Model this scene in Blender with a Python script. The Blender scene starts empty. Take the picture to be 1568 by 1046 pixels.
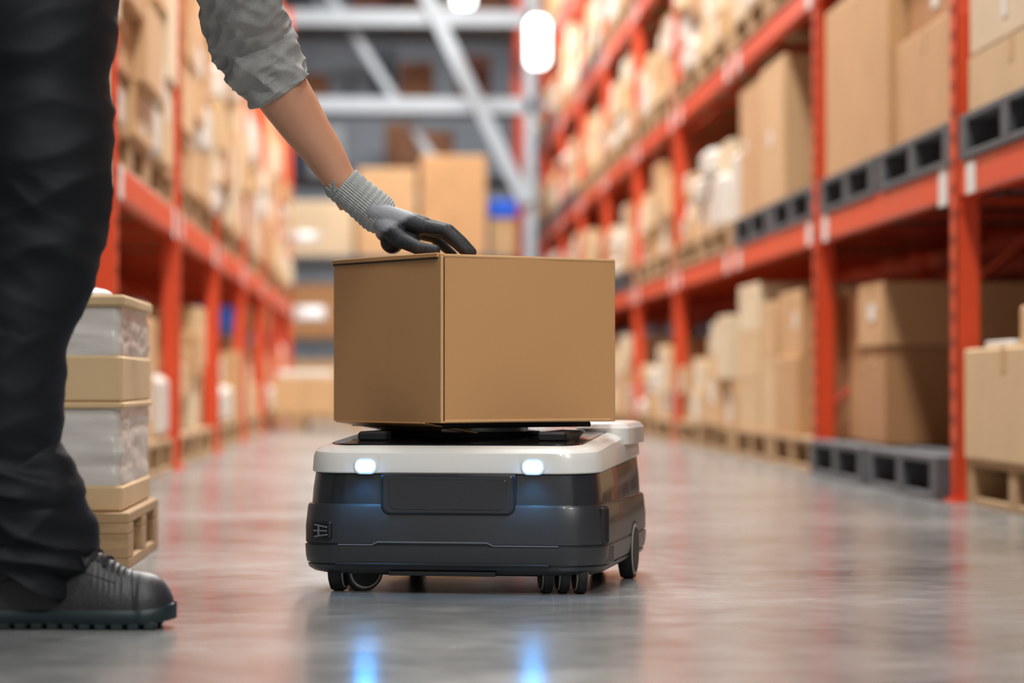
import bpy, math, random
from mathutils import Vector, Matrix, noise
R = random.Random(7)
scene = bpy.context.scene
COL = scene.collection

# ------------------------------------------------------------ helpers
def lin(c):
    o = []
    for v in c[:3]:
        v = v/255.0
        o.append(v/12.92 if v <= 0.04045 else ((v+0.055)/1.055)**2.4)
    return tuple(o)+(1.0,)

def mat(name, rgb, rough=0.5, metal=0.0, var=0.0, vscale=8.0, bump=0.0, bscale=60.0, emit=None, estr=0.0,
        attr=False, coat=0.0, rvar=0.0, stretch=None, spec=0.5, sheen=0.0):
    m = bpy.data.materials.new(name); m.use_nodes = True
    nt = m.node_tree; N = nt.nodes; L = nt.links
    b = N['Principled BSDF']
    b.inputs['Roughness'].default_value = rough
    b.inputs['Metallic'].default_value = metal
    b.inputs['Coat Weight'].default_value = coat
    b.inputs['Specular IOR Level'].default_value = spec
    b.inputs['Sheen Weight'].default_value = sheen
    tc = N.new('ShaderNodeTexCoord'); mp = N.new('ShaderNodeMapping')
    L.new(tc.outputs['Object'], mp.inputs['Vector'])
    if stretch: mp.inputs['Scale'].default_value = stretch
    base = None
    if attr:
        a = N.new('ShaderNodeVertexColor'); a.layer_name = 'tint'; base = a.outputs['Color']
    nz = N.new('ShaderNodeTexNoise'); nz.inputs['Scale'].default_value = vscale; nz.inputs['Detail'].default_value = 6
    L.new(mp.outputs['Vector'], nz.inputs['Vector'])
    mr = N.new('ShaderNodeMapRange'); mr.inputs['To Min'].default_value = 1-var; mr.inputs['To Max'].default_value = 1+var
    mr.inputs['From Min'].default_value = 0.25; mr.inputs['From Max'].default_value = 0.75
    L.new(nz.outputs['Fac'], mr.inputs['Value'])
    vm = N.new('ShaderNodeVectorMath'); vm.operation = 'SCALE'
    if base is not None: L.new(base, vm.inputs[0])
    else: vm.inputs[0].default_value = lin(rgb)[:3]
    L.new(mr.outputs['Result'], vm.inputs['Scale'])
    L.new(vm.outputs['Vector'], b.inputs['Base Color'])
    if rvar > 0:
        m2 = N.new('ShaderNodeMapRange'); m2.inputs['To Min'].default_value = rough-rvar; m2.inputs['To Max'].default_value = rough+rvar
        m2.inputs['From Min'].default_value = 0.3; m2.inputs['From Max'].default_value = 0.7
        L.new(nz.outputs['Fac'], m2.inputs['Value']); L.new(m2.outputs['Result'], b.inputs['Roughness'])
    if bump > 0:
        n2 = N.new('ShaderNodeTexNoise'); n2.inputs['Scale'].default_value = bscale; n2.inputs['Detail'].default_value = 4
        L.new(mp.outputs['Vector'], n2.inputs['Vector'])
        bp = N.new('ShaderNodeBump'); bp.inputs['Strength'].default_value = bump; bp.inputs['Distance'].default_value = 0.003
        L.new(n2.outputs['Fac'], bp.inputs['Height']); L.new(bp.outputs['Normal'], b.inputs['Normal'])
    if emit:
        b.inputs['Emission Color'].default_value = tuple(emit)+(1,)
        b.inputs['Emission Strength'].default_value = estr
    return m

def setsharp(me, ang=35):
    me.polygons.foreach_set('use_smooth', [True]*len(me.polygons))
    me.set_sharp_from_angle(angle=math.radians(ang))

# bevelled cuboid template
_tv = []; _ti = {}
for sx in (-1, 1):
    for sy in (-1, 1):
        for sz in (-1, 1):
            for a in range(3):
                _ti[(sx, sy, sz, a)] = len(_tv); _tv.append((sx, sy, sz, a))
def _pos(t, b=0.2):
    return Vector([t[i]*(1 if t[3] == i else 1-b) for i in range(3)])
_tf = []
def _addf(ids):
    c = sum((_pos(_tv[i]) for i in ids), Vector())/len(ids)
    n = (_pos(_tv[ids[1]])-_pos(_tv[ids[0]])).cross(_pos(_tv[ids[2]])-_pos(_tv[ids[1]]))
    if n.dot(c) < 0: ids = ids[::-1]
    _tf.append(ids)
for a in range(3):
    o = [i for i in range(3) if i != a]
    for s in (-1, 1):
        ids = []
        for u, v in ((-1, -1), (1, -1), (1, 1), (-1, 1)):
            k = [0, 0, 0]; k[a] = s; k[o[0]] = u; k[o[1]] = v
            ids.append(_ti[(k[0], k[1], k[2], a)])
        _addf(ids)
    for u in (-1, 1):
        for v in (-1, 1):
            k = [0, 0, 0]; k[o[0]] = u; k[o[1]] = v
            k0 = list(k); k0[a] = -1; k1 = list(k); k1[a] = 1
            _addf([_ti[tuple(k0)+(o[0],)], _ti[tuple(k1)+(o[0],)], _ti[tuple(k1)+(o[1],)], _ti[tuple(k0)+(o[1],)]])
for sx in (-1, 1):
    for sy in (-1, 1):
        for sz in (-1, 1):
            _addf([_ti[(sx, sy, sz, 0)], _ti[(sx, sy, sz, 1)], _ti[(sx, sy, sz, 2)]])

WHITE = (1, 1, 1, 1)
class MB:
    def __init__(s): s.v = []; s.f = []; s.m = []; s.c = []
    def add(s, vs, fs, m=0, c=WHITE):
        o = len(s.v); s.v += [tuple(p) for p in vs]
        for f in fs:
            s.f.append([i+o for i in f]); s.m.append(m); s.c.append(c)
    def box(s, x0, x1, y0, y1, z0, z1, m=0, c=WHITE, b=0.003, M=None):
        C = Vector(((x0+x1)/2, (y0+y1)/2, (z0+z1)/2)); H = (abs(x1-x0)/2, abs(y1-y0)/2, abs(z1-z0)/2)
        b = min(b, min(H)*0.5); vs = []
        for t in _tv:
            p = Vector([t[i]*(H[i] if t[3] == i else H[i]-b) for i in range(3)])+C
            vs.append(M @ p if M else p)
        s.add(vs, _tf, m, c)
    def cyl(s, p0, p1, r0, r1=None, seg=20, m=0, c=WHITE):
        r1 = r0 if r1 is None else r1
        p0 = Vector(p0); p1 = Vector(p1); t = (p1-p0).normalized()
        a = t.orthogonal().normalized(); b = t.cross(a); vs = []
        for p, r in ((p0, r0), (p1, r1)):
            for i in range(seg):
                th = 2*math.pi*i/seg
                vs.append(p+a*math.cos(th)*r+b*math.sin(th)*r)
        fs = [[i, (i+1) % seg, seg+(i+1) % seg, seg+i] for i in range(seg)]
        fs += [list(range(seg))[::-1], [seg+i for i in range(seg)]]
        s.add(vs, fs, m, c)
    def sphere(s, c0, rx, ry=None, rz=None, seg=20, m=0, c=WHITE, M=None):
        ry = ry or rx; rz = rz or rx; c0 = Vector(c0); vs = []; fs = []
        n = seg//2
        for i in range(1, n):
            ph = math.pi*i/n
            for j in range(seg):
                th = 2*math.pi*j/seg
                p = Vector((rx*math.sin(ph)*math.cos(th), ry*math.sin(ph)*math.sin(th), rz*math.cos(ph)))
                vs.append(c0+(M @ p if M else p))
        q = Vector((0, 0, rz)); vs.append(c0+(M @ q if M else q)); vs.append(c0-(M @ q if M else q))
        T = len(vs)-2
        for i in range(n-2):
            for j in range(seg):
                fs.append([i*seg+j, (i+1)*seg+j, (i+1)*seg+(j+1) % seg, i*seg+(j+1) % seg])
        for j in range(seg):
            fs.append([T, j, (j+1) % seg]); fs.append([T+1, (n-2)*seg+(j+1) % seg, (n-2)*seg+j])
        s.add(vs, fs, m, c)
    def capsule(s, p0, p1, r0, r1, seg=16, m=0, c=WHITE):
        s.cyl(p0, p1, r0, r1, seg, m, c); s.sphere(p0, r0, seg=seg, m=m, c=c); s.sphere(p1, r1, seg=seg, m=m, c=c)
    def loft(s, rings, m=0, c=WHITE, cap=True):
        n = len(rings[0]); vs = [p for r in rings for p in r]; fs = []
        for i in range(len(rings)-1):
            for j in range(n):
                fs.append([i*n+j, i*n+(j+1) % n, (i+1)*n+(j+1) % n, (i+1)*n+j])
        if cap:
            fs.append(list(range(n))[::-1]); fs.append([(len(rings)-1)*n+j for j in range(n)])
        s.add(vs, fs, m, c)
    def build(s, name, mats, parent=None, smooth=None, loc=None):
        me = bpy.data.meshes.new(name); me.from_pydata(s.v, [], s.f)
        for m in mats: me.materials.append(m)
        me.polygons.foreach_set('material_index', s.m)
        at = me.color_attributes.new('tint', 'FLOAT_COLOR', 'CORNER')
        buf = []
        for p, c in zip(me.polygons, s.c): buf += list(c)*p.loop_total
        at.data.foreach_set('color', buf)
        me.update()
        if smooth: setsharp(me, smooth)
        ob = bpy.data.objects.new(name, me); COL.objects.link(ob)
        if parent: ob.parent = parent
        if loc: ob.location = loc
        return ob

def empty(name, loc=(0, 0, 0), rz=0.0):
    e = bpy.data.objects.new(name, None); COL.objects.link(e); e.location = loc; e.rotation_euler = (0, 0, rz)
    e.empty_display_size = 0.1
    return e

def catmull(P, t):
    n = len(P)-1; x = min(max(t, 0), 1)*n; i = min(int(x), n-1); u = x-i
    p0 = P[max(i-1, 0)]; p1 = P[i]; p2 = P[i+1]; p3 = P[min(i+2, n)]
    out = []
    for a, b, c, d in zip(p0, p1, p2, p3):
        out.append(0.5*((2*b)+(-a+c)*u+(2*a-5*b+4*c-d)*u*u+(-a+3*b-3*c+d)*u*u*u))
    return out

def tube(mb, pts, nu=80, seg=48, disp=None, m=0, c=WHITE, ref=(0, 1, 0), cap=True):
    """pts: (x,y,z,r_side,r_ref)"""
    rings = []; ref = Vector(ref)
    for i in range(nu+1):
        t = i/nu
        q = catmull(pts, t); qa = catmull(pts, max(t-0.01, 0)); qb = catmull(pts, min(t+0.01, 1))
        tn = (Vector(qb[:3])-Vector(qa[:3])).normalized()
        sd = tn.cross(ref).normalized(); up = sd.cross(tn).normalized()
        ring = []
        for j in range(seg):
            th = 2*math.pi*j/seg
            d = sd*math.cos(th)*q[3]+up*math.sin(th)*q[4]
            p = Vector(q[:3])+d
            if disp: p = p+d.normalized()*disp(p, t, th)
            ring.append(p)
        rings.append(ring)
    mb.loft(rings, m, c, cap)
    return rings

def remesh(ob, vox, it=6, fac=0.5):
    r = ob.modifiers.new('remesh', 'REMESH'); r.mode = 'VOXEL'; r.voxel_size = vox; r.use_smooth_shade = True
    s = ob.modifiers.new('smooth', 'SMOOTH'); s.factor = fac; s.iterations = it

# ------------------------------------------------------------ materials
M_card = mat('cardboard', (190, 140, 90), 0.8, attr=True, var=0.07, vscale=5, bump=0.12, bscale=90)
M_tape = mat('packing_tape', (200, 165, 115), 0.35, var=0.05)
M_label = mat('paper_label', (225, 225, 222), 0.6, var=0.03)
M_wrap = mat('white_wrapping', (214, 210, 202), 0.45, var=0.06, vscale=14, bump=0.5, bscale=25, stretch=(1, 1, 5))
M_orange = mat('orange_powder_coat', (222, 74, 30), 0.42, var=0.06, vscale=4, rvar=0.05)
M_slot = mat('slot_shadow_steel', (70, 28, 20), 0.7)
M_wood = mat('pallet_wood', (172, 140, 102), 0.8, var=0.25, vscale=10, stretch=(1, 6, 6), bump=0.3, bscale=40)
M_grayp = mat('grey_pallet_wood', (78, 80, 84), 0.75, var=0.2, vscale=8, bump=0.2, bscale=40)
M_steel = mat('painted_light_steel', (160, 168, 176), 0.5, var=0.05, vscale=2)
M_wall = mat('wall_panel', (116, 122, 130), 0.8, var=0.08, vscale=0.6)
M_ceil = mat('ceiling_panel', (120, 122, 126), 0.9, var=0.05)
M_lamp = mat('lamp_diffuser', (255, 255, 255), 0.4, emit=(0.93, 1.0, 0.97), estr=5)
M_lamp2 = mat('dim_lamp_diffuser', (220, 220, 220), 0.4, emit=(0.93, 1.0, 1.0), estr=.35)
M_lampbody = mat('lamp_housing', (200, 204, 206), 0.4)

# floor material
M_floor = mat('polished_concrete', (150, 151, 152), 0.25)
nt = M_floor.node_tree; N = nt.nodes; L = nt.links; b = N['Principled BSDF']
geo = N.new('ShaderNodeNewGeometry')
n1 = N.new('ShaderNodeTexNoise'); n1.inputs['Scale'].default_value = 1.3; n1.inputs['Detail'].default_value = 9; n1.inputs['Roughness'].default_value = 0.65
n2 = N.new('ShaderNodeTexNoise'); n2.inputs['Scale'].default_value = 14; n2.inputs['Detail'].default_value = 6
L.new(geo.outputs['Position'], n1.inputs['Vector']); L.new(geo.outputs['Position'], n2.inputs['Vector'])
mx = N.new('ShaderNodeMath'); mx.operation = 'MULTIPLY_ADD'; mx.inputs[1].default_value = 0.35
L.new(n2.outputs['Fac'], mx.inputs[0]); L.new(n1.outputs['Fac'], mx.inputs[2])
cr = N.new('ShaderNodeValToRGB')
cr.color_ramp.elements[0].position = 0.48; cr.color_ramp.elements[0].color = lin((106, 109, 110))
cr.color_ramp.elements[1].position = 0.86; cr.color_ramp.elements[1].color = lin((144, 144, 142))
L.new(mx.outputs[0], cr.inputs['Fac'])
for l in list(b.inputs['Base Color'].links): L.remove(l)
L.new(cr.outputs['Color'], b.inputs['Base Color'])
rr_ = N.new('ShaderNodeMapRange'); rr_.inputs['From Min'].default_value = 0.45; rr_.inputs['From Max'].default_value = 0.9
rr_.inputs['To Min'].default_value = 0.15; rr_.inputs['To Max'].default_value = 0.26
L.new(mx.outputs[0], rr_.inputs['Value']); L.new(rr_.outputs['Result'], b.inputs['Roughness'])
b.inputs['Specular IOR Level'].default_value = 0.8

# ------------------------------------------------------------ room
mb = MB(); mb.box(-8, 9, -10, 37, -0.1, 0, b=0); mb.build('floor', [M_floor])
mb = MB(); mb.box(-8, 9, -10, 37, 7.0, 7.1, b=0); mb.build('ceiling', [M_ceil])
mb = MB(); mb.box(-8, 9, 37, 37.1, 0, 7, b=0)
for i in range(34): mb.box(-8+i*0.5, -7.96+i*0.5, 36.97, 37, 0, 7, b=0)
mb.build('wall_back', [M_wall])
mb = MB(); mb.box(-8.1, -8, -10, 37, 0, 7, b=0); mb.build('wall_left', [M_wall])
mb = MB(); mb.box(9, 9.1, -10, 37, 0, 7, b=0); mb.build('wall_right', [M_wall])

# ------------------------------------------------------------ pallets
def pallet_mesh(name, material, lx, ly, h=0.13):
    mb = MB(); t = 0.02
    for i in range(7):
        w = 0.095; x = -lx/2+(lx-w)*i/6
        mb.box(x, x+w, -ly/2, ly/2, h-t, h, b=0.002)
    for yy in (-ly/2, -0.05, ly/2-0.1):
        mb.box(-lx/2, lx/2, yy, yy+0.1, h-2*t, h-t, b=0.002)
        for xx in (-lx/2, -0.05, lx/2-0.1):
            mb.box(xx, xx+0.1, yy, yy+0.1, t, h-2*t, b=0.002)
    for xx in (-lx/2, -0.05, lx/2-0.1):
        mb.box(xx, xx+0.1, -ly/2, ly/2, 0, t, b=0.002)
    me = mb.build(name, [material])
    d = me.data; bpy.data.objects.remove(me); return d
P_wood = pallet_mesh('wooden_pallet', M_wood, 1.0, 1.15)
P_gray = pallet_mesh('grey_pallet', M_grayp, 1.0, 1.15)
def pallet(x, y, z, kind='w'):
    o = bpy.data.objects.new('wooden_pallet' if kind == 'w' else 'grey_pallet', P_wood if kind == 'w' else P_gray)
    COL.objects.link(o); o.location = (x, y, z); return o

# ------------------------------------------------------------ box stacks
TINTS = [(194, 152, 106), (204, 166, 122), (176, 130, 86), (208, 178, 136), (216, 196, 164), (158, 112, 72), (186, 142, 98)]
def tint(i=None, j=8):
    c = TINTS[i] if i is not None else R.choice(TINTS)
    k = R.uniform(-j, j)
    return lin([max(0, min(255, v+k)) for v in c])
def cbox(mb, x0, x1, y0, y1, z0, z1, c=None, label=None, side=1, tape=True):
    """a closed carton; side=+1: aisle face is -X, side=-1: aisle face is +X"""
    c = c or tint()
    mb.box(x0, x1, y0, y1, z0, z1, 0, c, b=0.006)
    dk = tuple(v*0.45 for v in c[:3])+(1,)
    e = 0.0015
    fx = x0-e if side > 0 else x1+e-0.001
    if tape:
        ym = (y0+y1)/2
        mb.box(x0+0.01, x1-0.01, ym-0.025, ym+0.025, z1, z1+e, 1, WHITE, b=0)
        mb.box(fx, fx+0.001+e*0, ym-0.025, ym+0.025, z1-0.07, z1, 1, WHITE, b=0)
        xm = (x0+x1)/2
        mb.box(xm-0.002, xm+0.002, y0-e, y0, z0+0.01, z1-0.004, 0, dk, b=0)
    if label:
        w, h = label
        yc = R.uniform(y0+w, y1-w) if y1-y0 > 2*w+0.02 else (y0+y1)/2
        zc = z0+(z1-z0)*R.uniform(0.4, 0.7)
        h = min(h, (z1-z0)*0.7)
        f2 = fx-0.001 if side > 0 else fx
        mb.box(f2, f2+0.002, yc-w/2, yc+w/2, zc-h/2, zc+h/2, 2, WHITE, b=0)
MS = [M_card, M_tape, M_label, M_wrap]
def stack(x0, x1, y0, y1, z0, h, side=1, tints=None, pw=0.1, cols=None, kk=(1, 2, 2, 3)):
    mb = MB()
    y = y0; n = cols or R.choice((2, 2, 3)); ws = [R.uniform(0.8, 1.2) for _ in range(n)]; s = sum(ws)
    for w in ws:
        wy = (y1-y0)*w/s; z = z0; hh = h*R.uniform(0.72, 1.0)
        k = R.choice(kk); hs = [R.uniform(0.7, 1.3) for _ in range(k)]; S = sum(hs)
        for q in hs:
            dz = hh*q/S; j = R.uniform(0, 0.07)
            a, bb = (x0+j, x1) if side > 0 else (x0, x1-j)
            wrap = R.random() < pw
            lab = (R.uniform(0.07, 0.16), R.uniform(0.08, 0.24)) if R.random() < 0.45 else None
            if wrap: mb.box(a, bb, y+0.004, y+wy-0.004, z, z+dz, 3, b=0.03)
            else: cbox(mb, a, bb, y+0.004, y+wy-0.004, z, z+dz, tint(R.choice(tints) if tints else None), lab, side)
            z += dz
        y += wy
    return mb.build('cardboard_box_stack', MS)

# ------------------------------------------------------------ racks
def rack(xf, side, Ys, beams, top, depth=1.0, name='pallet_rack', tags=True, skip=()):
    root = empty(name)
    pw = 0.085; pd = 0.07; up = MB(); bm = MB(); br = MB(); tg = MB()
    xb = xf+side*depth
    for iy, y in enumerate(Ys):
        for x in (xf, xb):
            if iy in skip and x == xf: continue
            xa = min(x, x+side*pd) if x == xf else min(x, x-side*pd)
            face = xa if (side > 0) == (x == xf) else xa+pd-0.006
            up.box(xa, xa+pd, y-pw/2, y-pw/2+0.006, 0.008, top, 0, b=0.001)
            up.box(xa, xa+pd, y+pw/2-0.006, y+pw/2, 0.008, top, 0, b=0.001)
            up.box(face, face+0.006, y-pw/2, y+pw/2, 0.008, top, 0, b=0.001)
            up.box(xa-0.02, xa+pd+0.02, y-pw/2-0.03, y+pw/2+0.03, 0, 0.008, 0, b=0.001)
            if x == xf:
                z = 0.15
                fo = face-0.001 if side > 0 else face+0.005
                while z < min(top-0.05, 2.4):
                    for dy in (-0.02, 0.02):
                        up.box(fo, fo+0.002, y+dy-0.006, y+dy+0.006, z, z+0.03, 1, b=0)
                    z += 0.075
        if iy in skip: continue
        z = 0.25; s = 1
        while z+0.8 < top:
            a = (xf+side*0.05, y, z); c = (xb-side*0.05, y, z+0.75)
            if s < 0: a = (xb-side*0.05, y, z); c = (xf+side*0.05, y, z+0.75)
            br.cyl(a, c, 0.014, seg=8); z += 0.75; s = -s
    for i in range(len(Ys)-1):
        ya = Ys[i]+pw/2; yb = Ys[i+1]-pw/2
        for z in beams:
            for x in (xf+side*0.008, xb-side*0.058):
                xa = min(x, x+side*0.05)
                front = x == xf+side*0.008
                ya2 = Ys[i] if (front and i in skip) else ya
                yb2 = Ys[i+1] if (front and i+1 in skip) else yb
                bm.box(xa, xa+0.05, ya2, yb2, z-0.05, z+0.05, 0, b=0.006 if ya2 == ya and yb2 == yb else 0.001)
                for k_, yc in ((i, ya), (i+1, yb-0.006)):
                    if front and k_ in skip: continue
                    bm.box(xa-0.004, xa+0.054, yc, yc+0.006, z-0.09, z+0.09, 0, b=0.001)
            if tags:
                xt = xf+side*0.008-side*0.003
                for yc in (ya+0.12, yb-0.18):
                    yc += R.uniform(-0.03, 0.03)
                    hh = R.uniform(0.05, 0.065)
                    tg.box(min(xt, xt+side*0.002), max(xt, xt+side*0.002), yc-0.06, yc+0.06, z-hh, z+hh*0.8, 0, b=0)
            for k in range(3):
                yy = ya+(yb-ya)*(k+0.5)/3
                bm.box(min(xf+side*.06, xb-side*.06), max(xf+side*.06, xb-side*.06), yy-0.02, yy+0.02, z+0.01, z+0.045, 0, b=0.002)
    up.build('uprights', [M_orange, M_slot], root); bm.build('beams', [M_orange], root)
    br.build('bracing', [M_orange], root, smooth=40)
    if tags: tg.build('shelf_tags', [M_label], root)
    return root

RY = [5.28+2.56*i for i in range(12)]
RB = [0.94, 1.88, 2.82, 3.76]
rack(1.66, 1, RY, RB, 4.6, skip=(3,))
LY = [5.75+2.55*i for i in range(8)]
LB = [0.98, 2.75]
rack(-0.82, -1, LY, LB, 3.6)
rack(4.1, -1, RY[:10], RB[:3], 4.2, name='pallet_rack', tags=False)

PT = 0.13
def S(name, items, side=1):
    m = MB()
    for it in items:
        k = it.get('k', 'c')
        x0, x1, y0, y1, z0, z1 = it['b']
        if k == 'c': cbox(m, x0, x1, y0, y1, z0, z1, tint(it.get('t'), 3), it.get('l'), side, it.get('tape', True))
        else: m.box(x0, x1, y0, y1, z0, z1, 3, b=it.get('r', 0.02))
    return m.build(name, MS)
xR = 1.68
# bay A
for y in (5.95, 7.18): pallet(xR+0.5, y, 0.0)
S('cardboard_box_stack', [
    dict(b=(xR-0.01, xR+.6, 6.75, 7.74, PT, .445), t=3), dict(b=(xR-0.01, xR+.6, 5.5, 6.7, PT, .445), t=3),
    dict(b=(xR+.03, xR+.4, 6.75, 7.22, .445, .555), t=1),
    dict(b=(xR+.02, xR+.45, 7.25, 7.6, .445, .465), k='w', r=.008)])
for y in (5.95, 7.18): pallet(xR+0.48, y, 0.99, 'g')
S('cardboard_box_stack', [
    dict(b=(xR, xR+.85, 6.65, 7.72, 1.12, 1.285), t=3, l=(.06, .05)), dict(b=(xR, xR+.85, 6.65, 7.7, 1.285, 1.46), t=4, l=(.05, .05)),
    dict(b=(xR, xR+.85, 5.45, 6.6, 1.12, 1.5), t=3)])
# bay B
for y in (8.47, 9.70): pallet(xR+0.44, y, 0.0, 'g')
S('cardboard_box_stack', [
    dict(b=(xR+.05, xR+.62, 9.3, 9.78, PT, .475), t=2), dict(b=(xR+.04, xR+.6, 9.28, 9.78, .475, .70), t=0, l=(.12, .06)),
    dict(b=(xR+.1, xR+.62, 9.82, 10.3, PT, .45), t=6), dict(b=(xR+.1, xR+.62, 9.82, 10.3, .45, .68), t=2),
    dict(b=(xR+.66, xR+.95, 8.9, 10.2, PT, .72), t=5)])
for y in (8.47, 9.70): pallet(xR+0.48, y, 0.99, 'g')
S('cardboard_box_stack', [
    dict(b=(xR+.02, xR+.9, 8.0, 8.95, 1.12, 1.47), t=0), dict(b=(xR+.0, xR+.9, 8.96, 10.25, 1.12, 1.76), t=0),
    dict(b=(xR+.06, xR+.9, 8.0, 8.92, 1.47, 1.76), t=2, l=(.1, .1))])
# bay C
for y in (11.03, 12.26): pallet(xR+0.48, y, 0.0)
S('cardboard_box_stack', [
    dict(b=(xR+.05, xR+.9, 10.5, 10.95, PT, .44), t=6), dict(b=(xR+.05, xR+.9, 10.5, 10.95, .44, .68), t=2),
    dict(b=(xR+.0, xR+.5, 11.0, 11.6, PT, .46), t=0), dict(b=(xR+.02, xR+.5, 11.0, 11.6, .46, .73), t=0, l=(.07, .07)),
    dict(b=(xR+.0, xR+.6, 11.65, 12.0, PT, .46), t=3), dict(b=(xR, xR+.6, 11.65, 12.0, .46, .7), t=1),
    dict(b=(xR, xR+.9, 12.15, 12.8, PT, .36), t=3), dict(b=(xR, xR+.9, 12.15, 12.8, .36, .58), t=3), dict(b=(xR, xR+.9, 12.15, 12.8, .58, .80), t=4)])
for y in (11.03, 12.26): pallet(xR+0.48, y, 0.99, 'g')
S('cardboard_box_stack', [
    dict(b=(xR+.2, xR+.9, 10.55, 11.0, 1.12, 1.32), t=5), dict(b=(xR, xR+.9, 11.35, 12.05, 1.12, 1.74), t=1, l=(.08, .07)), dict(b=(xR, xR+.9, 12.08, 12.75, 1.12, 1.72), t=0, l=(.06, .06))])
# rest of right rack
for i in range(len(RY)-1):
    ya, yb = RY[i]+0.07, RY[i+1]-0.07
    for li, zb in enumerate([None]+RB):
        if i <= 2 and li <= 1: continue
        if li >= 2 and i <= 0: continue
        z = 0.0 if zb is None else zb+0.05
        pg = R.choice(('w', 'g')) if li else 'w'
        for y in (ya+.6, yb-.6): pallet(xR+.48, y, z, pg)
        hmax = 0.64 if li < 4 else 0.85
        if li == 0: hmax = 0.58
        mid = (ya+yb)/2
        for (a, c) in ((ya+.03, mid-.03), (mid+.03, yb-.03)):
            stack(xR-.03, xR+.9, a, c, z+PT, hmax*R.uniform(.6, 1), 1, tints=(0, 1, 3, 4, 1, 3, 6) if li else (3, 4, 1, 0), pw=0.2, cols=3 if i > 2 else None, kk=(1, 2, 3))
# rear row behind the right rack
for i in range(1, 9):
    ya, yb = RY[i]+0.07, RY[i+1]-0.07
    for z in (0.0, 0.99, 1.93):
        if z == 0.99 and i == 2: continue
        for y in (ya+.6, yb-.6): pallet(3.6, y, z)
        stack(3.15, 3.98, ya+.05, yb-.05, z+PT, 0.58, 1, tints=(5, 2, 6), pw=0.05, cols=3)

# ----- left rack
xL = -0.84
def lpal(y, z, k='w'): pallet(xL-.5, y, z, k)
for i in range(len(LY)-1):
    ya, yb = LY[i]+0.07, LY[i+1]-0.07
    for li, zb in enumerate([None]+LB):
        z = 0.0 if zb is None else zb+0.05
        for y in (ya+.6, yb-.6): lpal(y, z, 'w')
        hmax = (0.60, 1.45, .6)[li]
        mid = (ya+yb)/2
        for (a, c) in ((ya+.03, mid-.03), (mid+.03, yb-.03)):
            stack(xL-.92, xL+(.06 if li == 1 else .0), a, c, z+PT, hmax*R.uniform(.6, 1), -1, tints=(0, 1, 3, 4, 6, 1), pw=0.25 if li else .15,
                  kk=((1, 2, 2) if li != 1 else (3, 4, 5)), cols=R.choice((2, 3)))

# near left pallet of paper cartons
M_paper = mat('white_shrink_wrap', (210, 205, 198), 0.32, var=0.09, vscale=7, bump=0.9, bscale=7, stretch=(1, 1, 6))
pp = pallet_mesh('small_wood', M_wood, 0.82, 0.66, 0.105)
o = bpy.data.objects.new('wooden_pallet', pp); COL.objects.link(o); o.location = (-0.89, 5.42, 0)
m = MB(); X0, X1, Y0, Y1 = -1.28, -0.495, 5.12, 5.73
def cr_(z0, z1, j=0.0, t=4): m.box(X0, X1+j, Y0-j, Y1, z0, z1, 0, tint(t, 2), b=0.005)
def rr(hw, hl, rf, rb, n=10):
    pts = []
    for cx, cy, r, a0 in ((hw-rf, -hl+rf, rf, -90), (hw-rb, hl-rb, rb, 0), (-hw+rb, hl-rb, rb, 90), (-hw+rf, -hl+rf, rf, 180)):
        for i in range(n+1):
            a = math.radians(a0+90*i/n); pts.append((cx+r*math.cos(a), cy+r*math.sin(a)))
    return pts
def outline_dense():
    base = rr(1, 1, .05, .05, 4); out = []
    for i, p in enumerate(base):
        q = base[(i+1) % len(base)]; d = math.hypot(q[0]-p[0], q[1]-p[1]); k = max(1, int(d/.06))
        for j in range(k): out.append((p[0]+(q[0]-p[0])*j/k, p[1]+(q[1]-p[1])*j/k))
    return out
OD = outline_dense()
def wrapped(z0, z1, n):
    rings = []
    for i in range(n*6+1):
        t = i/(n*6); z = z0+(z1-z0)*t
        ring = []
        for px, py in OD:
            k = .0015*abs(math.sin(math.pi*t*n))+.006*noise.noise(Vector((px*2.2, py*2.2, z*34)))+.003*noise.noise(Vector((px*7, py*7, z*60+px*9)))
            k *= math.sin(math.pi*min(1, max(0, t)))**.4
            ring.append((X0+.006+(X1-X0-.01)*((px+1)/2)+k*px, Y0+.006+(Y1-Y0-.01)*((py+1)/2)+k*py, z))
        rings.append(ring)
    m.loft(rings, 3)
cr_(.105, .155, 0, 3); wrapped(.155, .300, 4); cr_(.300, .312, .003, 3); cr_(.312, .400, 0, 3); wrapped(.400, .492, 3); cr_(.492, .515, .004, 3)
for k in range(5): m.sphere((X1-.12-.13*k, Y0+.18+.05*(k % 2), .518), .085, .12, .02, 20, 3)
m.build('paper_carton_stack', [M_card, M_tape, M_label, M_paper], smooth=30)

# boxes at the far end of the aisle, left
pallet(-0.62, 19.9, 0.0, 'w').scale = (0.9, 0.9, 0.9)
S('cardboard_box_stack', [dict(b=(-.80, -.36, 19.4, 20.2, .117, .38), t=1), dict(b=(-.78, -.38, 19.42, 20.2, .38, .43), k='w')])

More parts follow.
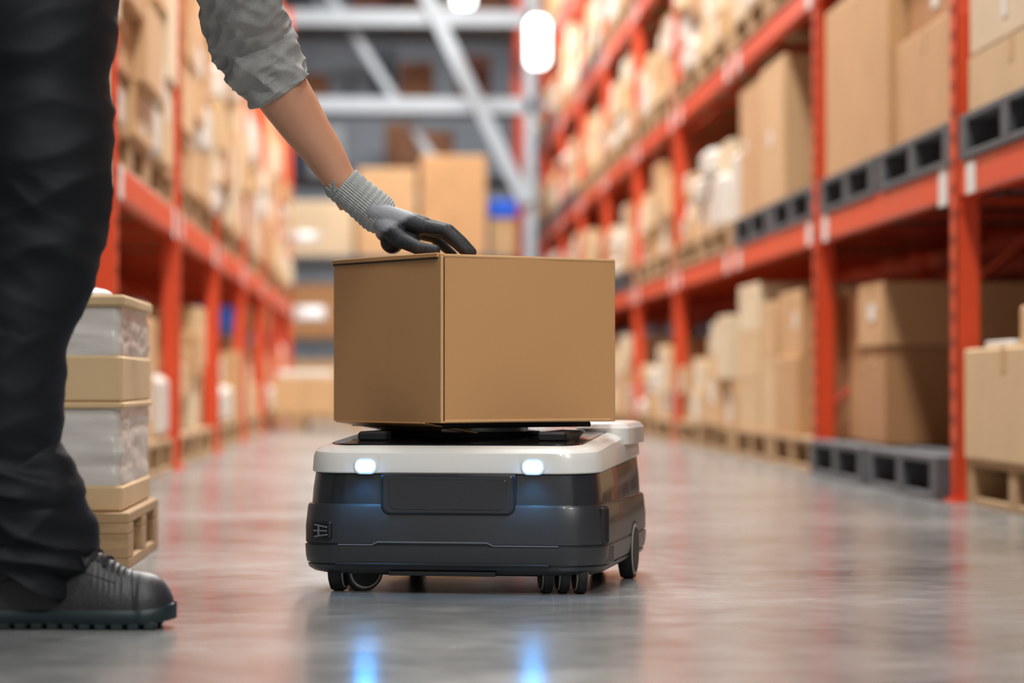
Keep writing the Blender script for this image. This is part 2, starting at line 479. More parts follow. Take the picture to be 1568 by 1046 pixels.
# ------------------------------------------------------------ far end shelving (faces the camera)
root = empty('storage_shelf', (0, 0, 0)); up = MB(); bx = MB()
LV = [0.9, 1.75, 2.55, 3.35, 4.2]
for x in (-3.4, -1.35, 1.45):
    for y in (29.0, 30.0):
        up.box(x-.05, x+.05, y-.04, y+.04, 0, 5.2, 0, b=.003)
for z in LV:
    for y in (29.0, 30.0): up.box(-3.4, 1.45, y-.025, y+.025, z-.06, z, 1, b=.003)
    up.box(-3.4, 1.45, 29.03, 29.97, z-.02, z, 1, b=0)
up.build('frame', [M_orange, M_grayp], root)
CLUT = [(196, 152, 108), (204, 166, 122), (170, 122, 80), (120, 80, 56), (200, 200, 196), (60, 66, 74), (110, 118, 128), (94, 54, 44), (150, 156, 162), (50, 60, 76)]
for z in [0]+LV:
    x = -3.25
    while x < 1.3:
        w = R.uniform(.2, .5); hgt = R.uniform(.25, .62)
        if z > 2.4: c = R.choice(CLUT[3:])
        else: c = R.choice(CLUT[:6])
        if R.random() < .08: c = (24, 80, 160)
        if R.random() < .88 and x+w < 1.38: cbox(bx, x, x+w-.02, 29.1, 29.9, z, z+hgt, lin(c), None)
        x += w
bx.build('stored_boxes', MS, root)
rt = empty('packing_table'); t = MB()
t.box(-1.1, 1.15, 24.6, 25.8, 1.42, 1.5, 0, b=.01)
for x in (-1.05, 1.05):
    for yy in (24.65, 25.7): t.box(x, x+.08, yy, yy+.08, 0, 1.42, 0, b=.003)
t.box(-1.1, 1.15, 24.7, 25.7, .7, .75, 0, b=.01)
t.build('frame', [M_grayp], rt)
S('cardboard_box_stack', [dict(b=(.32, .92, 24.7, 25.5, 1.5, 2.42), t=0), dict(b=(-.25, .28, 24.7, 25.5, 1.5, 2.30), t=1), dict(b=(-.9, -.3, 24.7, 25.5, 1.5, 2.0), t=4),
    dict(b=(-.9, -.2, 24.8, 25.5, .75, 1.25), t=2), dict(b=(-.1, .9, 24.8, 25.5, .75, 1.3), t=5), dict(b=(-.95, -.1, 24.8, 25.6, 0, .55), t=1)])
m = MB(); m.box(.96, 1.20, 24.8, 25.2, 1.5, 1.86, 0, lin((180, 150, 110)), b=.01); m.box(.95, 1.21, 24.78, 25.22, 1.86, 2.02, 0, lin((16, 84, 200)), b=.01)
m.build('blue_plastic_crate', [M_card])

# steel frame structure
root = empty('steel_mezzanine_frame'); s_ = MB()
for z in (3.22, 4.13): s_.box(-3.6, 1.6, 28.0, 28.18, z-.08, z+.08, 0, b=.01)
for x in (-3.6, 1.5): s_.box(x-.06, x+.06, 28.0, 28.12, 0, 6.9, 0, b=.01)
def bar(p0, p1, w):
    p0 = Vector(p0); p1 = Vector(p1); d = p1-p0; a = math.atan2(d.z, d.x)
    Mx = Matrix.Translation((p0+p1)/2) @ Matrix.Rotation(-a, 4, 'Y')
    s_.box(-d.length/2, d.length/2, -.03, .03, -w/2, w/2, 0, b=.005, M=Mx)
bar((.15, 27.95, 4.9), (1.45, 27.95, 2.2), .14); bar((-.9, 28.3, 4.9), (.55, 28.3, 2.6), .08); bar((-2.9, 27.95, 2.4), (-1.4, 27.95, 4.8), .12)
s_.box(-3.6, 1.6, 27.9, 29.0, 5.3, 5.4, 0, b=.01)
s_.build('steelwork', [M_steel], root)
# hanging lamp
def hanging_lamp(x, y, z, w=.1, h=.22):
    rt = empty('hanging_lamp', (x, y, z)); a = MB()
    a.cyl((0, 0, h*1.05), (0, 0, 7.0-z), .008, seg=8); a.cyl((0, 0, h*.8), (0, 0, h*1.1), w*.6, w*.4, 20)
    a.build('cord_and_cap', [M_lampbody], rt, smooth=40)
    b2 = MB(); b2.box(-w, w, -w, w, -h, h*.95, b=w*.45); b2.build('glowing_tube', [M_lamp], rt, smooth=80)
hanging_lamp(1.33, 23.6, 3.33, .095, .22)
hanging_lamp(.78, 27.0, 4.18, .10, .07)
for (x, y, z, k) in ((-.64, 23.66, .95, .9), (-.70, 23.66, 1.62, .65)):
    rt = empty('bulkhead_lamp', (x, y, z)); a = MB()
    a.box(-.16, .12, 0, .03, -.07*k, .07*k, 0, b=.01); a.build('base', [M_lampbody], rt)
    a = MB(); a.box(-.10*k, .10*k, -.05, 0, -.045*k, .045*k, 0, b=.02); a.build('diffuser', [M_lamp2], rt)

# ceiling lights
def clight(x, y, z, P, sx=.5, sy=2.2):
    rt = empty('ceiling_light', (x, y, z)); a = MB()
    a.box(-sx/2, sx/2, -sy/2, sy/2, .02, .1, 0, b=.01)
    for yy in (-sy/2+.1, sy/2-.1): a.cyl((0, yy, .1), (0, yy, 7.0-z), .006, seg=8)
    a.build('housing', [M_lampbody], rt)
    a = MB(); a.box(-sx/2+.03, sx/2-.03, -sy/2+.03, sy/2-.03, .005, .02, 0, b=.002); a.build('diffuser', [M_lamp], rt)
    l = bpy.data.lights.new('lamp', 'AREA'); l.shape = 'RECTANGLE'; l.size = sx; l.size_y = sy; l.energy = P; l.color = (1, .98, .95)
    lo = bpy.data.objects.new('lamp', l); COL.objects.link(lo); lo.parent = rt
for i, (y, P) in enumerate(((-2.2, 125), (1.6, 110), (6.5, 210), (11, 290), (15.5, 310), (20, 310), (24.8, 380), (32.5, 420))):
    clight(0.45, y, 5.6, P)
clight(2.6, -1.5, 4.6, 235, 1.2, 1.2)

w = bpy.data.worlds.new('world'); scene.world = w; w.use_nodes = True
w.node_tree.nodes['Background'].inputs[0].default_value = (.97, .98, 1, 1)
w.node_tree.nodes['Background'].inputs[1].default_value = 0.42

# ------------------------------------------------------------ robot
rob = empty('warehouse_delivery_robot', (.1715, 4.772, 0), math.radians(-12.5))
M_dark = mat('graphite_plastic', (46, 47, 49), 0.36, var=0.03, coat=0.2, bump=0.02, bscale=400)
M_dark2 = mat('graphite_plastic_upper', (38, 39, 41), 0.25, coat=0.4)
M_whitep = mat('white_plastic', (218, 216, 210), 0.28, coat=0.4)
M_blk = mat('black_rubber', (12, 12, 13), 0.55)
M_gloss = mat('black_gloss_deck', (13, 14, 18), 0.18, coat=0.5)
M_rim = mat('wheel_rim', (165, 160, 148), 0.35, metal=0.3)
M_led = mat('headlight_led', (255, 255, 255), 0.3, emit=(.045, .40, 1.0), estr=48)
M_seam = mat('seam_highlight_vent_bar', (104, 108, 114), 0.3)  # lighter grey for the painted highlight on the body ridge; vent bars share it
def slope(z, y):
    f = max(0, min(1, (z-.15)/.08)); return z+f*.033*(y+.32)/.64
def ring(z, ins, rf=.075, rb=.06):
    return [(x, y, slope(z, y)) for x, y in rr(.258-ins, .32-ins, max(rf-ins*.3, .01), rb)]
a = MB()
a.loft([ring(.030, .03), ring(.034, .014), ring(.040, .006), ring(.046, .004), ring(.0465, .007), ring(.049, .007), ring(.0495, .003), ring(.060, .001),
        ring(.078, .0), ring(.0795, .003), ring(.081, .003), ring(.0825, .001), ring(.110, .001), ring(.142, .004), ring(.1465, .006), ring(.148, .010)])
a.build('lower_body', [M_dark], rob, smooth=28)
a = MB()
a.loft([ring(.146, .0105), ring(.1485, .0105), ring(.170, .012), ring(.196, .0155), ring(.199, .022)])
a.build('upper_body', [M_dark2], rob, smooth=28)
a = MB()
a.loft([ring(.1975, .020), ring(.198, .0125), ring(.200, .011), ring(.222, .0125), ring(.231, .0155), ring(.236, .021), ring(.2415, .034), ring(.243, .046), ring(.2385, .05)])
a.build('white_top_shell', [M_whitep], rob, smooth=28)
a = MB()
def dk(z, ins): return [(x, y+.0, slope(z, y)) for x, y in rr(.258-ins, .32-ins*.95, .05, .03)]
a.loft([dk(.236, .042), dk(.2425, .042), dk(.2445, .044), dk(.2445, .07)]); a.build('deck_panel', [M_gloss], rob, smooth=28)
# lift platform (turned with the box)
th = math.radians(32+12.5)
Mr = Matrix.Translation((-.02, -.01, 0)) @ Matrix.Rotation(th, 4, 'Z')
a = MB()
a.cyl((-.02, 0, .25), (-.02, 0, .264), .125, .12, 48, 0); a.cyl((-.02, 0, .262), (-.02, 0, .272), .10, .10, 48, 1)
a.box(-.155, .155, -.15, .15, .272, .2812, 0, b=.003, M=Mr)
a.box(-.165, -.03, -.018, .018, .264, .274, 1, b=.003, M=Mr @ Matrix.Rotation(.78, 4, 'Z')); a.box(.03, .165, -.018, .018, .264, .274, 1, b=.003, M=Mr @ Matrix.Rotation(.78, 4, 'Z'))
a.box(-.18, -.13, -.2, .18, .249, .266, 0, b=.004); a.box(.13, .18, -.2, .18, .249, .266, 0, b=.004)
a.build('lift_platform', [M_blk, M_rim], rob, smooth=35)
# headlights
a = MB(); hb = MB()
for x in (-.141, .141):
    def cap(hw, hh, y):
        return [(x+px, y, .2105+pz) for px, pz in rr(hw, hh, hh*.85, hh*.85, 8)]
    a.loft([cap(.0165, .0105, -.302), cap(.0165, .0105, -.3105), cap(.013, .008, -.3125)])
    hb.loft([cap(.020, .0135, -.3), cap(.020, .0135, -.3096), cap(.018, .0115, -.3102)])
a.build('headlights', [M_led], rob, smooth=30); hb.build('headlight_bezels', [M_whitep], rob, smooth=30)
for x in (-.141, .141):
    l = bpy.data.lights.new('headlight_beam', 'SPOT'); l.energy = .6; l.color = (.14, .50, 1); l.spot_size = math.radians(120); l.spot_blend = 1; l.shadow_soft_size = .01
    lo = bpy.data.objects.new('headlight_beam', l); COL.objects.link(lo); lo.parent = rob; lo.location = (x, -.335, .203); lo.rotation_euler = (math.radians(0), 0, 0)
# front service panel
a = MB()
def pl(hw, z0, z1, y0, y1, r):
    zc = (z0+z1)/2; hh = (z1-z0)/2
    rg = lambda q, y: [(px, y, zc+pz) for px, pz in rr(hw-q, hh-q, r, r*.3, 8)]
    return [rg(0, y0), rg(0, y1+.002), rg(.002, y1)]
a.loft(pl(.113, .129, .198, -.30, -.3180, .014), 0)
a.build('service_panel_gap', [M_blk], rob, smooth=30)
a = MB(); a.loft(pl(.1095, .1325, .1955, -.30, -.3205, .012), 0)
a.loft(pl(.100, .138, .190, -.31, -.3214, .012), 0)
a.build('service_panel', [M_dark2], rob, smooth=30)
a = MB()
def strip(x0, z0, x1, z1, h=.001, y=-.3203):
    a.add([(x0, y, z0-h), (x1, y, z1-h), (x1, y, z1+h), (x0, y, z0+h), (x0, y+.006, z0-h), (x1, y+.006, z1-h), (x1, y+.006, z1+h), (x0, y+.006, z0+h)],
          [[0, 1, 2, 3], [3, 2, 6, 7], [4, 5, 1, 0]])
strip(-.185, .0805, -.128, .0805); strip(-.128, .0805, -.118, .0855); strip(-.118, .0855, .065, .0855); strip(.065, .0855, .076, .0805); strip(.076, .0805, .185, .0805)
a.build('ridge_highlight_lines', [M_seam], rob)  # pale strips paint in the light caught along the lower ridge
a = MB(); a.box(-.19, .17, -.3215, -.31, .0455, .0505, 0, b=.001); a.box(-.10, .08, -.319, -.30, .030, .037, 0, b=.001); a.build('lower_slot', [M_blk], rob)
# vent + side slot
a = MB()
Mv = Matrix.Translation((-.2145, -.3130, .104)) @ Matrix.Rotation(math.radians(-25), 4, 'Z')
a.box(-.019, .019, -.003, .008, -.014, .014, 0, b=.002, M=Mv)
for k in range(3): a.box(-.015, .013, -.0045, 0, -.0105+k*.008, -.008+k*.008, 1, b=.0005, M=Mv @ Matrix.Rotation(.14*(k-1), 4, 'Y'))
a.box(-.006, -.003, -.0046, 0, -.010, .008, 1, b=.0005, M=Mv)
Ms = Matrix.Translation((.250, -.262, .115)) @ Matrix.Rotation(math.radians(70), 4, 'Z')
a.box(-.012, .012, -.008, .01, -.034, .03, 0, b=.006, M=Ms)
Ms2 = Matrix.Translation((.252, -.24, .068)) @ Matrix.Rotation(math.radians(80), 4, 'Z')
a.box(-.015, .03, -.006, .012, -.02, .012, 2, b=.003, M=Ms2)
a.build('vents_and_side_slot', [M_blk, M_seam, M_dark], rob)
a = MB()
fr = lambda z, q: [(x+.205, y+.17, z) for x, y in rr(.048-q, .13-q, .03, .03, 8)]
a.loft([fr(.24, 0), fr(.268, 0), fr(.276, .006), fr(.279, .016)]); a.build('rear_fender', [M_whitep], rob, smooth=30)
# wheels
a = MB()
def wheel(x, y, r, w, ang=0.0, rim=True):
    d = Vector((math.cos(ang), math.sin(ang), 0)); c = Vector((x, y, r))
    a.cyl(c-d*w/2, c+d*w/2, r*.97, r*.97, 36, 0); a.cyl(c-d*w*.35, c+d*w*.35, r, r, 36, 0)
    if rim:
        for s in (-1, 1):
            a.cyl(c+d*s*w*.5, c+d*s*(w*.5+.0015), r*.88, r*.86, 36, 1); a.cyl(c+d*s*(w*.5+.001), c+d*s*(w*.5+.0028), r*.78, r*.76, 36, 0)
wheel(-.197, -.262, .034, .022, math.radians(0)); wheel(-.155, -.262, .034, .016, math.radians(-52))
for x in (.155, .183, .212): wheel(x, -.262, .034, .016, math.radians(18))
wheel(.246, .10, .052, .024); wheel(-.246, .10, .052, .024); wheel(-.17, .25, .034, .02); wheel(.17, .25, .034, .02)
for x, y in ((-.175, -.25), (.185, -.25), (-.17, .24), (.17, .24)): a.box(x-.03, x+.03, y-.01, y+.025, .028, .05, 0, b=.004)
a.box(-.2, .2, -.22, .28, .024, .036, 0, b=.003)
a.build('wheels', [M_blk, M_rim], rob, smooth=35)

# ------------------------------------------------------------ hero carton
M_hero = mat('kraft_cardboard', (196, 146, 96), 0.55, var=0.035, vscale=3, bump=0.05, bscale=120)
M_edge = mat('cardboard_cut_edge', (212, 166, 116), 0.8, var=0.05)
M_gap = mat('cardboard_gap', (40, 24, 14), 0.9)
W, Ln, H = .364, .3485, .283
bt = math.radians(32)
hb_ = empty('cardboard_box', (.092, 4.5, .2815), bt)
a = MB()
def face_grid(o, u, v, n, nu=20, nv=16, bulge=.0025):
    o = Vector(o); u = Vector(u); v = Vector(v); n = Vector(n); vs = []; fs = []
    for i in range(nv+1):
        for j in range(nu+1):
            s, t = j/nu, i/nv
            d = bulge*math.sin(math.pi*s)*math.sin(math.pi*t)+.0012*noise.noise(Vector((s*3, t*3, u.length*9)))*math.sin(math.pi*s)
            vs.append(o+u*s+v*t+n*d)
    for i in range(nv):
        for j in range(nu):
            k = i*(nu+1)+j; fs.append([k, k+1, k+nu+2, k+nu+1])
    a.add(vs, fs, 0)
e = .003
face_grid((e, 0, 0), (W-2*e, 0, 0), (0, 0, H-e), (0, -1, 0)); face_grid((W, e, 0), (0, Ln-2*e, 0), (0, 0, H-e), (1, 0, 0))
face_grid((W-e, Ln, 0), (-W+2*e, 0, 0), (0, 0, H-e), (0, 1, 0)); face_grid((0, Ln-e, 0), (0, -Ln+2*e, 0), (0, 0, H-e), (-1, 0, 0))
for (x, y) in ((e, e), (W-e, e), (W-e, Ln-e), (e, Ln-e)): a.cyl((x, y, 0), (x, y, H-e), e, seg=16)
a.build('walls', [M_hero], hb_, smooth=40)
a = MB()
a.box(.001, W-.001, .001, Ln/2-.001, H-.0045, H-.0005, 0, b=.0012); a.box(.001, W-.001, Ln/2+.001, Ln-.001, H-.0045, H-.0005, 0, b=.0012)
a.box(.001, W-.001, .002, Ln-.002, .0, .004, 0, b=.001)
a.box(-.0035, .0015, .006, Ln-.003, H-.0065, H+.0015, 0, b=.0012)            # folded end flap lip
Mf = Matrix.Translation((0, 0, .001)) @ Matrix.Rotation(math.radians(9), 4, 'Y')
a.box(-.001, .11, .05, Ln-.01, -.003, -.0005, 0, b=.0008, M=Mf)
a.build('flaps', [M_hero], hb_)
a = MB()
a.box(-.0032, -.0005, .008, Ln-.004, H-.009, H-.0065, 0, b=0); a.box(.0055, .0068, -.0012, .0006, .004, H-.006, 0, b=0)
a.box(.0, W, Ln/2-.001, Ln/2+.001, H-.004, H-.0003, 0, b=0)
a.build('flap_gaps', [M_gap], hb_)
a = MB()
a.box(.007, W-.003, -.0012, .002, H-.0052, H-.0012, 0, b=.0005); a.box(.007, W-.012, -.0018, .002, .001, .0055, 0, b=.0008)
a.box(.0, .004, -.0010, .003, .0, H-.004, 0, b=.001)
a.build('board_edges', [M_edge], hb_)

# ------------------------------------------------------------ worker
wk = empty('warehouse_worker')
M_trs = mat('trouser_fabric', (3, 8, 12), 0.7, var=0.15, vscale=30, bump=0.15, bscale=500, sheen=0.02, spec=.3)
M_shirt = mat('grey_knit', (162, 162, 160), 0.9, var=0.10, vscale=220, bump=0.5, bscale=500, sheen=0.1)
M_skin = mat('skin', (204, 148, 118), 0.5, var=0.05, vscale=30, bump=0.08, bscale=150)
M_skin.node_tree.nodes['Principled BSDF'].inputs['Subsurface Weight'].default_value = 0.08
M_skin.node_tree.nodes['Principled BSDF'].inputs['Subsurface Scale'].default_value = 0.01
M_glove = mat('glove_coating', (28, 30, 36), 0.6, var=0.15, vscale=90, bump=0.4, bscale=350)
M_knit = mat('glove_cuff_knit', (172, 174, 172), 0.9, var=0.12, vscale=250, bump=0.5, bscale=600)
M_shoe = mat('shoe_leather', (34, 34, 36), 0.5, var=0.12, vscale=40, bump=0.3, bscale=200)
M_sole = mat('shoe_sole', (18, 34, 38), 0.5, var=0.1, vscale=30)
M_hair = mat('hair', (40, 28, 20), 0.6, var=0.2, vscale=80)
M_eye = mat('eye', (235, 235, 235), 0.2); M_iris = mat('iris', (50, 35, 25), 0.2)

def ridge(p): 
    return 1-abs(noise.noise(p))*2.2
def trdisp(p, t, th):
    q = Vector((p.x*5+p.z*4, p.y*5, p.z*11-p.x*7))
    d = .0085*(ridge(q)-.5)+.004*noise.noise(Vector((p.x*9, p.y*9, p.z*9)))
    q2 = Vector((p.x*9-p.z*8, p.y*9+3, p.z*22+p.x*9)); d += .0020*(ridge(q2)-.5)
    if p.z < .27: d += .010*(ridge(Vector((p.x*6, p.y*6, p.z*26+p.x*5)))-.5)*min(1, (.27-p.z)/.06)
    if .42 < p.z < .64: d += .004*(ridge(Vector((p.x*8+5, p.y*4, p.z*20+p.x*14)))-.5)
    return d
mt = MB()
near = [(-.530, 4.00, 1.00, .12, .13), (-.515, 3.97, .93, .122, .13), (-.503, 3.94, .84, .112, .12), (-.497, 3.92, .75, .104, .11), (-.490, 3.90, .66, .099, .104), (-.488, 3.895, .59, .094, .098),
        (-.505, 3.89, .51, .087, .09), (-.525, 3.885, .44, .080, .084), (-.537, 3.88, .36, .080, .08), (-.545, 3.88, .28, .082, .08), (-.542, 3.88, .225, .083, .08),
        (-.522, 3.88, .195, .092, .08), (-.530, 3.88, .168, .086, .078), (-.510, 3.88, .130, .098, .08), (-.516, 3.88, .105, .092, .076), (-.530, 3.88, .082, .084, .072)]
tube(mt, near, 260, 120, trdisp)
far = [(-.56, 4.08, 1.00, .12, .12), (-.58, 4.12, .9, .115, .115), (-.63, 4.14, .75, .105, .105), (-.69, 4.15, .58, .093, .093), (-.755, 4.15, .45, .082, .082), (-.80, 4.16, .32, .080, .08),
       (-.83, 4.16, .2, .085, .08), (-.84, 4.16, .12, .092, .078), (-.845, 4.16, .078, .088, .072)]
tube(mt, far, 180, 80, trdisp)
mt.build('trousers', [M_trs], wk, smooth=70)
pv = MB()
pv.capsule((-.535, 3.985, .97), (-.555, 4.09, .97), .118, .118, 32); pv.capsule((-.545, 4.03, .96), (-.49, 4.06, 1.05), .135, .13, 32)
o = pv.build('trouser_seat', [M_trs], wk); remesh(o, .008, 6)
# shirt torso + upper arms
sh = MB()
SHF = Vector((-.285, 4.33, 1.175)); SHN = Vector((-.30, 3.96, 1.19)); EL = Vector((-.228, 4.60, .922))
sh.capsule((-.505, 4.01, 1.02), (-.49, 4.11, 1.02), .125, .125, 32); sh.capsule((-.48, 4.05, 1.05), (-.36, 4.12, 1.15), .135, .145, 32)
sh.capsule((-.34, 4.05, 1.165), (-.34, 4.22, 1.165), .125, .125, 32); sh.capsule(SHN, SHF, .075, .075, 32)
sh.capsule((-.30, 4.14, 1.2), (-.25, 4.145, 1.255), .075, .06, 32)
EN = Vector((-.50, 3.78, 1.20)); HN = Vector((-.60, 3.90, 1.04))
sh.capsule(SHN, EN, .07, .055, 32); sh.capsule(EN, EN.lerp(HN, .35), .055, .052, 32)
sh.capsule(SHF, SHF.lerp(EL, .45), .072, .066, 32)
o = sh.build('shirt', [M_shirt], wk); remesh(o, .007, 8)
WR = Vector((-.0735, 4.68, .692))
def sldisp(p, t, th):
    q = Vector((p.x*16, p.y*14, p.z*30+p.x*12)); amp = .008*(0.4+.6*math.sin(math.pi*min(1, t*1.05)))
    d = amp*(ridge(q)-.5)+.005*(ridge(Vector((p.x*25+4, p.y*20, p.z*42-p.x*25)))-.5)
    if t > .93: d *= (1-t)/.07
    return d
C0 = EL.lerp(WR, .30)
p1 = SHF.lerp(EL, .35)
sl = MB()
tube(sl, [(*p1, .07, .068), (*SHF.lerp(EL, .7), .069, .066), (*(EL+Vector((-.004, 0, .02))), .072, .066), (*EL.lerp(WR, .1), .070, .062), (*EL.lerp(WR, .2), .064, .058), (*C0, .0585, .053), (*EL.lerp(WR, .315), .056, .052), (*EL.lerp(WR, .318), .050, .047), (*EL.lerp(WR, .26), .047, .044)],
     240, 110, sldisp)
sl.build('rolled_sleeve', [M_shirt], wk, smooth=70)
fa = MB()
def fdisp(p, t, th):
    return .0012*noise.noise(Vector((p.x*25, p.y*25, p.z*12)))+.0012*max(0, math.sin(th*2+t*3))**4
def LW(t, s, u): return (*EL.lerp(WR, t), s, u)
tube(fa, [LW(.05, .048, .045), LW(.25, .0485, .045), LW(.42, .0455, .042), LW(.6, .039, .036), (*(EL.lerp(WR, .78)+Vector((.001, 0, .001))), .0335, .031), LW(.92, .0295, .028), LW(1.0, .0285, .029), LW(1.12, .029, .03)], 90, 48, fdisp)
fa.build('forearm', [M_skin], wk, smooth=80)
cu = MB()
CE = Vector((-.012, 4.682, .641))
def cdisp(p, t, th): return .0011*math.sin(th*44)+.0008*math.sin(t*90)*(1 if t > .06 else 0)
tube(cu, [(*EL.lerp(WR, .985), .0295, .029), (*EL.lerp(WR, .99), .0325, .032), (*WR, .0325, .033), (*WR.lerp(CE, .4), .0325, .036), (*WR.lerp(CE, .75), .0335, .039), (*CE, .034, .040), (*(CE+Vector((.012, 0, -.008))), .030, .038)], 90, 176, cdisp)
cu.build('glove_cuff', [M_knit], wk, smooth=80)
def hand(name, mats, T=None):
    g = MB()
    wr = Vector((-.020, 4.682, .645))
    fingers = [
        [(.062, 4.650, .618), (.100, 4.640, .611), (.122, 4.636, .592), (.139, 4.634, .5745), .0100],
        [(.066, 4.672, .622), (.108, 4.669, .613), (.131, 4.667, .593), (.149, 4.666, .5745), .0102],
        [(.062, 4.694, .619), (.101, 4.697, .609), (.124, 4.699, .590), (.141, 4.700, .5740), .0098],
        [(.053, 4.714, .612), (.084, 4.723, .602), (.103, 4.727, .586), (.118, 4.730, .5733), .0088]]
    for k, f in enumerate(fingers):
        mcp, pip_, dip, tip = [Vector(q) for q in f[:4]]; r = f[4]
        base = wr+Vector((0, (k-1.5)*.016, 0))
        g.capsule(base, mcp, .019, .0145, 20); g.capsule(mcp, pip_, .0128, r*1.08, 20); g.capsule(pip_, dip, r*1.08, r*.98, 20); g.capsule(dip, tip, r*.98, r*.86, 20)
        g.sphere(mcp+Vector((0, 0, .001)), .0138)
    g.capsule((.0, 4.70, .612), (.045, 4.70, .598), .019, .015, 20); g.capsule((.002, 4.665, .612), (.045, 4.662, .600), .020, .014, 20)
    g.capsule((.010, 4.668, .592), (.012, 4.70, .592), .0195, .0195, 20)
    g.capsule((-.004, 4.660, .625), (.026, 4.634, .594), .019, .0155, 20)
    g.capsule((.026, 4.634, .594), (.056, 4.617, .579), .0145, .0118, 20); g.capsule((.056, 4.617, .579), (.084, 4.611, .5748), .0115, .0098, 20)
    o = g.build(name, mats, wk); remesh(o, .0022, 3, .5)
    if T: o.matrix_local = T
    return o
nt = M_glove.node_tree; N = nt.nodes; L = nt.links
b = N['Principled BSDF']; src = b.inputs['Base Color'].links[0].from_socket
tc = N.new('ShaderNodeTexCoord'); sp = N.new('ShaderNodeSeparateXYZ'); L.new(tc.outputs['Object'], sp.inputs[0])
m1 = N.new('ShaderNodeMath'); m1.operation = 'MULTIPLY_ADD'; m1.inputs[1].default_value = 0.75; L.new(sp.outputs['Z'], m1.inputs[0])
m0 = N.new('ShaderNodeMath'); m0.operation = 'MULTIPLY'; m0.inputs[1].default_value = -.45; L.new(sp.outputs['X'], m0.inputs[0]); L.new(m0.outputs[0], m1.inputs[2])
nn = N.new('ShaderNodeTexNoise'); nn.inputs['Scale'].default_value = 60; L.new(tc.outputs['Object'], nn.inputs['Vector'])
m3 = N.new('ShaderNodeMath'); m3.operation = 'MULTIPLY_ADD'; m3.inputs[1].default_value = .010; L.new(nn.outputs['Fac'], m3.inputs[0]); L.new(m1.outputs[0], m3.inputs[2])
mr = N.new('ShaderNodeMapRange'); mr.inputs['From Min'].default_value = .458; mr.inputs['From Max'].default_value = .466; L.new(m3.outputs[0], mr.inputs['Value'])
mix = N.new('ShaderNodeMix'); mix.data_type = 'RGBA'; L.new(mr.outputs['Result'], mix.inputs['Factor']); L.new(src, mix.inputs['A']); mix.inputs['B'].default_value = lin((146, 149, 154))
L.new(mix.outputs['Result'], b.inputs['Base Color'])
hand('gloved_hand', [M_glove])
na = MB(); tube(na, [(*EN.lerp(HN, .25), .044, .044), (*EN.lerp(HN, .6), .038, .038), (*HN, .029, .029)], 20, 24); na.build('other_forearm', [M_skin], wk, smooth=80)
T = Matrix.Translation(HN) @ Matrix.Rotation(math.radians(150), 4, 'Z') @ Matrix.Rotation(math.radians(25), 4, 'Y') @ Matrix.Translation((.02, -4.682, -.645))
hand('other_gloved_hand', [M_glove], T)
# head
hd = MB(); HC = Vector((-.15, 4.155, 1.385)); Mh = Matrix.Rotation(math.radians(38), 4, 'Y')
def hp(x, y, z): return HC+Mh.to_3x3() @ Vector((x, y, z))
M3 = Mh.to_3x3()
hd.sphere(hp(-.012, 0, .025), .098, .076, .092, 32, M=M3); hd.sphere(hp(.022, 0, -.035), .068, .058, .085, 32, M=M3); hd.sphere(hp(.055, 0, -.088), .028, .03, .024, 20, M=M3)
hd.capsule(hp(.088, 0, .012), hp(.108, 0, -.026), .009, .0125, 16)
for s in (-1, 1):
    hd.sphere(hp(-.012, s*.077, -.01), .018, .009, .032, 16, M=M3); hd.sphere(hp(.070, s*.034, .022), .02, .024, .010, 16, M=M3); hd.sphere(hp(.060, s*.04, -.02), .022, .02, .018, 16, M=M3)
hd.capsule(hp(.086, -.018, -.057), hp(.086, .018, -.057), .008, .008, 12); hd.capsule(hp(.083, -.014, -.067), hp(.083, .014, -.067), .009, .009, 12)
hd.capsule(hp(-.03, 0, -.04), (-.265, 4.145, 1.235), .054, .06, 24)
o = hd.build('head', [M_skin], wk); remesh(o, .005, 4)
ey = MB()
for s in (-1, 1):
    ey.sphere(hp(.072, s*.033, .004), .0125, m=0); ey.sphere(hp(.0805, s*.033, .002), .0055, m=1)
ey.build('eyes', [M_eye, M_iris], wk, smooth=60)
hr = MB(); hr.sphere(hp(-.025, 0, .045), .103, .084, .088, 32, M=M3); hr.sphere(hp(-.055, 0, .0), .065, .076, .075, 32, M=M3)
o = hr.build('hair', [M_hair], wk); remesh(o, .006, 3)
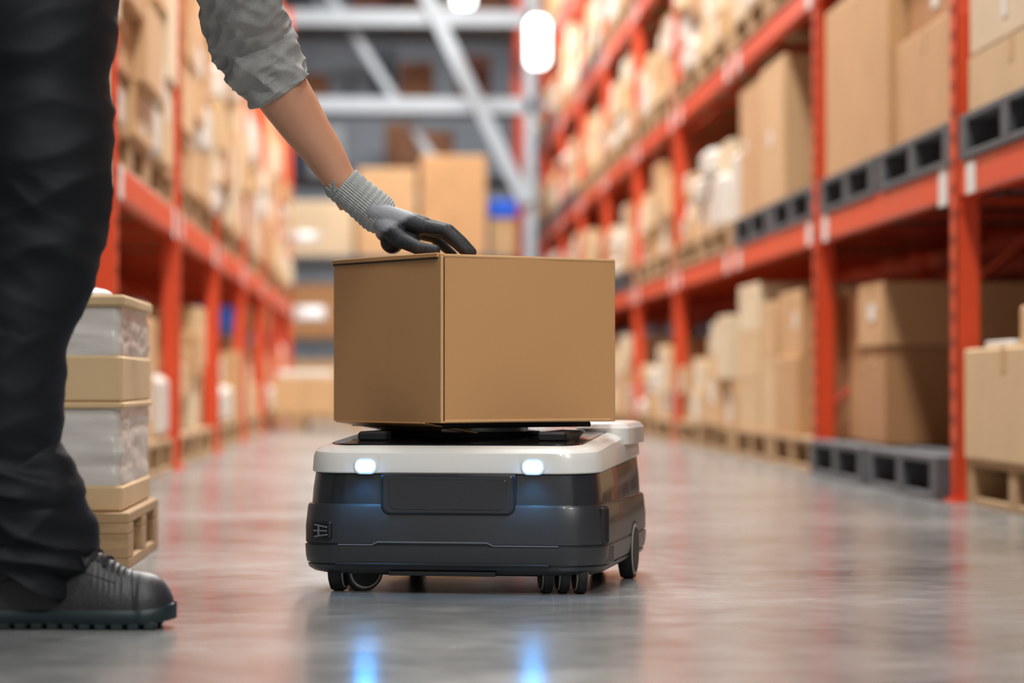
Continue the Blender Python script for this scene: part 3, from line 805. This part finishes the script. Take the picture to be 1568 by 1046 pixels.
# shoes
M_slotk = mat('shoe_stitching', (20, 20, 22), 0.7); M_lace = mat('laces', (26, 28, 32), 0.8)
def shoe(name, heel, yaw):
    rt = Matrix.Translation(heel) @ Matrix.Rotation(yaw, 4, 'Z')
    LEN = .308
    def hw(s):
        base = catmull([(.034,), (.037,), (.036,), (.038,), (.045,), (.049,), (.047,), (.040,)], s)[0]
        if s > .84: base = base*(max(0, 1-((s-.84)/.16)**2.6))**.5+.002
        if s < .06: base = .034*math.sqrt(max(0, 1-((.06-s)/.06)**2))+.003
        return base
    def top(s):
        h = catmull([(.085,), (.118,), (.128,), (.132,), (.130,), (.124,), (.104,), (.084,), (.077,), (.070,)], s)[0]
        if s > .84: h = .026+(h-.026)*(max(0.0, 1-((s-.84)/.16)**3))**.5
        return h
    u = MB(); rings = []
    n = 110
    for i in range(n+1):
        s = i/n; w_ = hw(s)*.97; h = top(s)
        ring_ = []; x = .003+s*(LEN-.006)
        for j in range(48):
            th = 2*math.pi*j/48; cx = math.cos(th); sz = math.sin(th)
            yy = w_*math.copysign(abs(cx)**.75, cx); zz = .018+(h-.018)*max(0, sz)**.75 if sz > 0 else .018+.004*sz
            narrow = 1-.35*max(0, (zz-.045)/.09)
            p = Vector((x, yy*narrow, zz))
            cre = .0012*noise.noise(Vector((x*40, yy*30, zz*30)))
            if .62 < s < .78 and zz > .045: cre += .0014*math.sin(s*230)
            p.z += cre*1.2
            ring_.append(rt @ p)
        rings.append(ring_)
    u.loft(rings, 0)
    def surf(s, q):
        th = math.pi/2-q*math.pi/2; cx = math.cos(th); sz = max(0, math.sin(th)); h = top(s)
        zz = .018+(h-.018)*sz**.75; yy = hw(s)*.97*math.copysign(abs(cx)**.75, cx)*(1-.35*max(0, (zz-.045)/.09))
        return Vector((.003+s*(LEN-.006), yy, zz))
    def cord(pts, r, m):
        for p, q in zip(pts[:-1], pts[1:]): u.capsule(rt @ p, rt @ q, r, r, 8, m)
    cord([surf(.80+.03*abs(q), q) for q in [k/8 for k in range(-8, 9)]], .0012, 2)
    for q0 in (-.42, .42): cord([surf(.42+.03*k, q0*(1-.02*k)) for k in range(10)], .0016, 2)
    for k in range(6):
        s = .44+.05*k; cord([surf(s+.012*math.sin(q*4), q)+Vector((0, 0, .002)) for q in [j/6*.42 for j in range(-6, 7)]], .0024, 3)
    cord([surf(.58, -.1)+Vector((0, 0, .004)), surf(.56, -.4)+Vector((0, -.006, .010)), surf(.60, -.55)+Vector((0, -.01, 0)), surf(.63, -.3)+Vector((0, -.003, .003))], .0022, 3)
    for q0 in (-.78, .78): cord([surf(.2+.06*k, q0+(.18 if q0 < 0 else -.18)*(k/9)) for k in range(10)], .0011, 2)
    u.build(name+'_upper', [M_shoe, M_sole, M_slotk, M_lace], wk, smooth=50)
    so = MB()
    def out(z, ex, up=0.0):
        pts = []
        for i in range(61):
            s = i/60; pts.append((.001+s*(LEN-.001), -(hw(s)+ex), z+up*max(0, (s-.82)/.18)**2))
        for i in range(60, -1, -1):
            s = i/60; pts.append((.001+s*(LEN-.001), (hw(s)+ex), z+up*max(0, (s-.82)/.18)**2))
        return [rt @ Vector(p) for p in pts]
    so.loft([out(.008, -.002, .006), out(.010, .0, .006), out(.019, .0015, .006), out(.025, .0005, .006), out(.028, -.0015, .008), out(.029, -.008, .008)])
    for i in range(12):
        s = .04+i*.075
        for sg in (-1, 1):
            w_ = hw(min(s+.02, .97)); z1 = .012+.006*max(0, (s-.82)/.18)**2; z0 = .0+.006*max(0, (s-.82)/.18)**2
            so.box(s*LEN, s*LEN+.017, sg*w_*.35, sg*(w_-.001), z0, z1, 0, b=.002, M=rt)
    so.build(name+'_sole', [M_sole], wk, smooth=40)
shoe('shoe', (-.605, 3.895, 0), math.radians(-3))
shoe('other_shoe', (-.925, 4.165, 0), math.radians(6))

# ------------------------------------------------------------ camera
cam = bpy.data.cameras.new('camera'); co = bpy.data.objects.new('camera', cam); COL.objects.link(co)
co.location = (0, 0, .35); co.rotation_euler = (math.radians(90+.86), 0, math.radians(-2.68))
cam.lens = 95; cam.sensor_width = 36; cam.clip_end = 200
cam.dof.use_dof = True; cam.dof.focus_distance = 4.45; cam.dof.aperture_fstop = 2.8
scene.camera = co
scene.view_settings.view_transform = 'Standard'
scene.view_settings.look = 'None'
scene.view_settings.exposure = 0.25
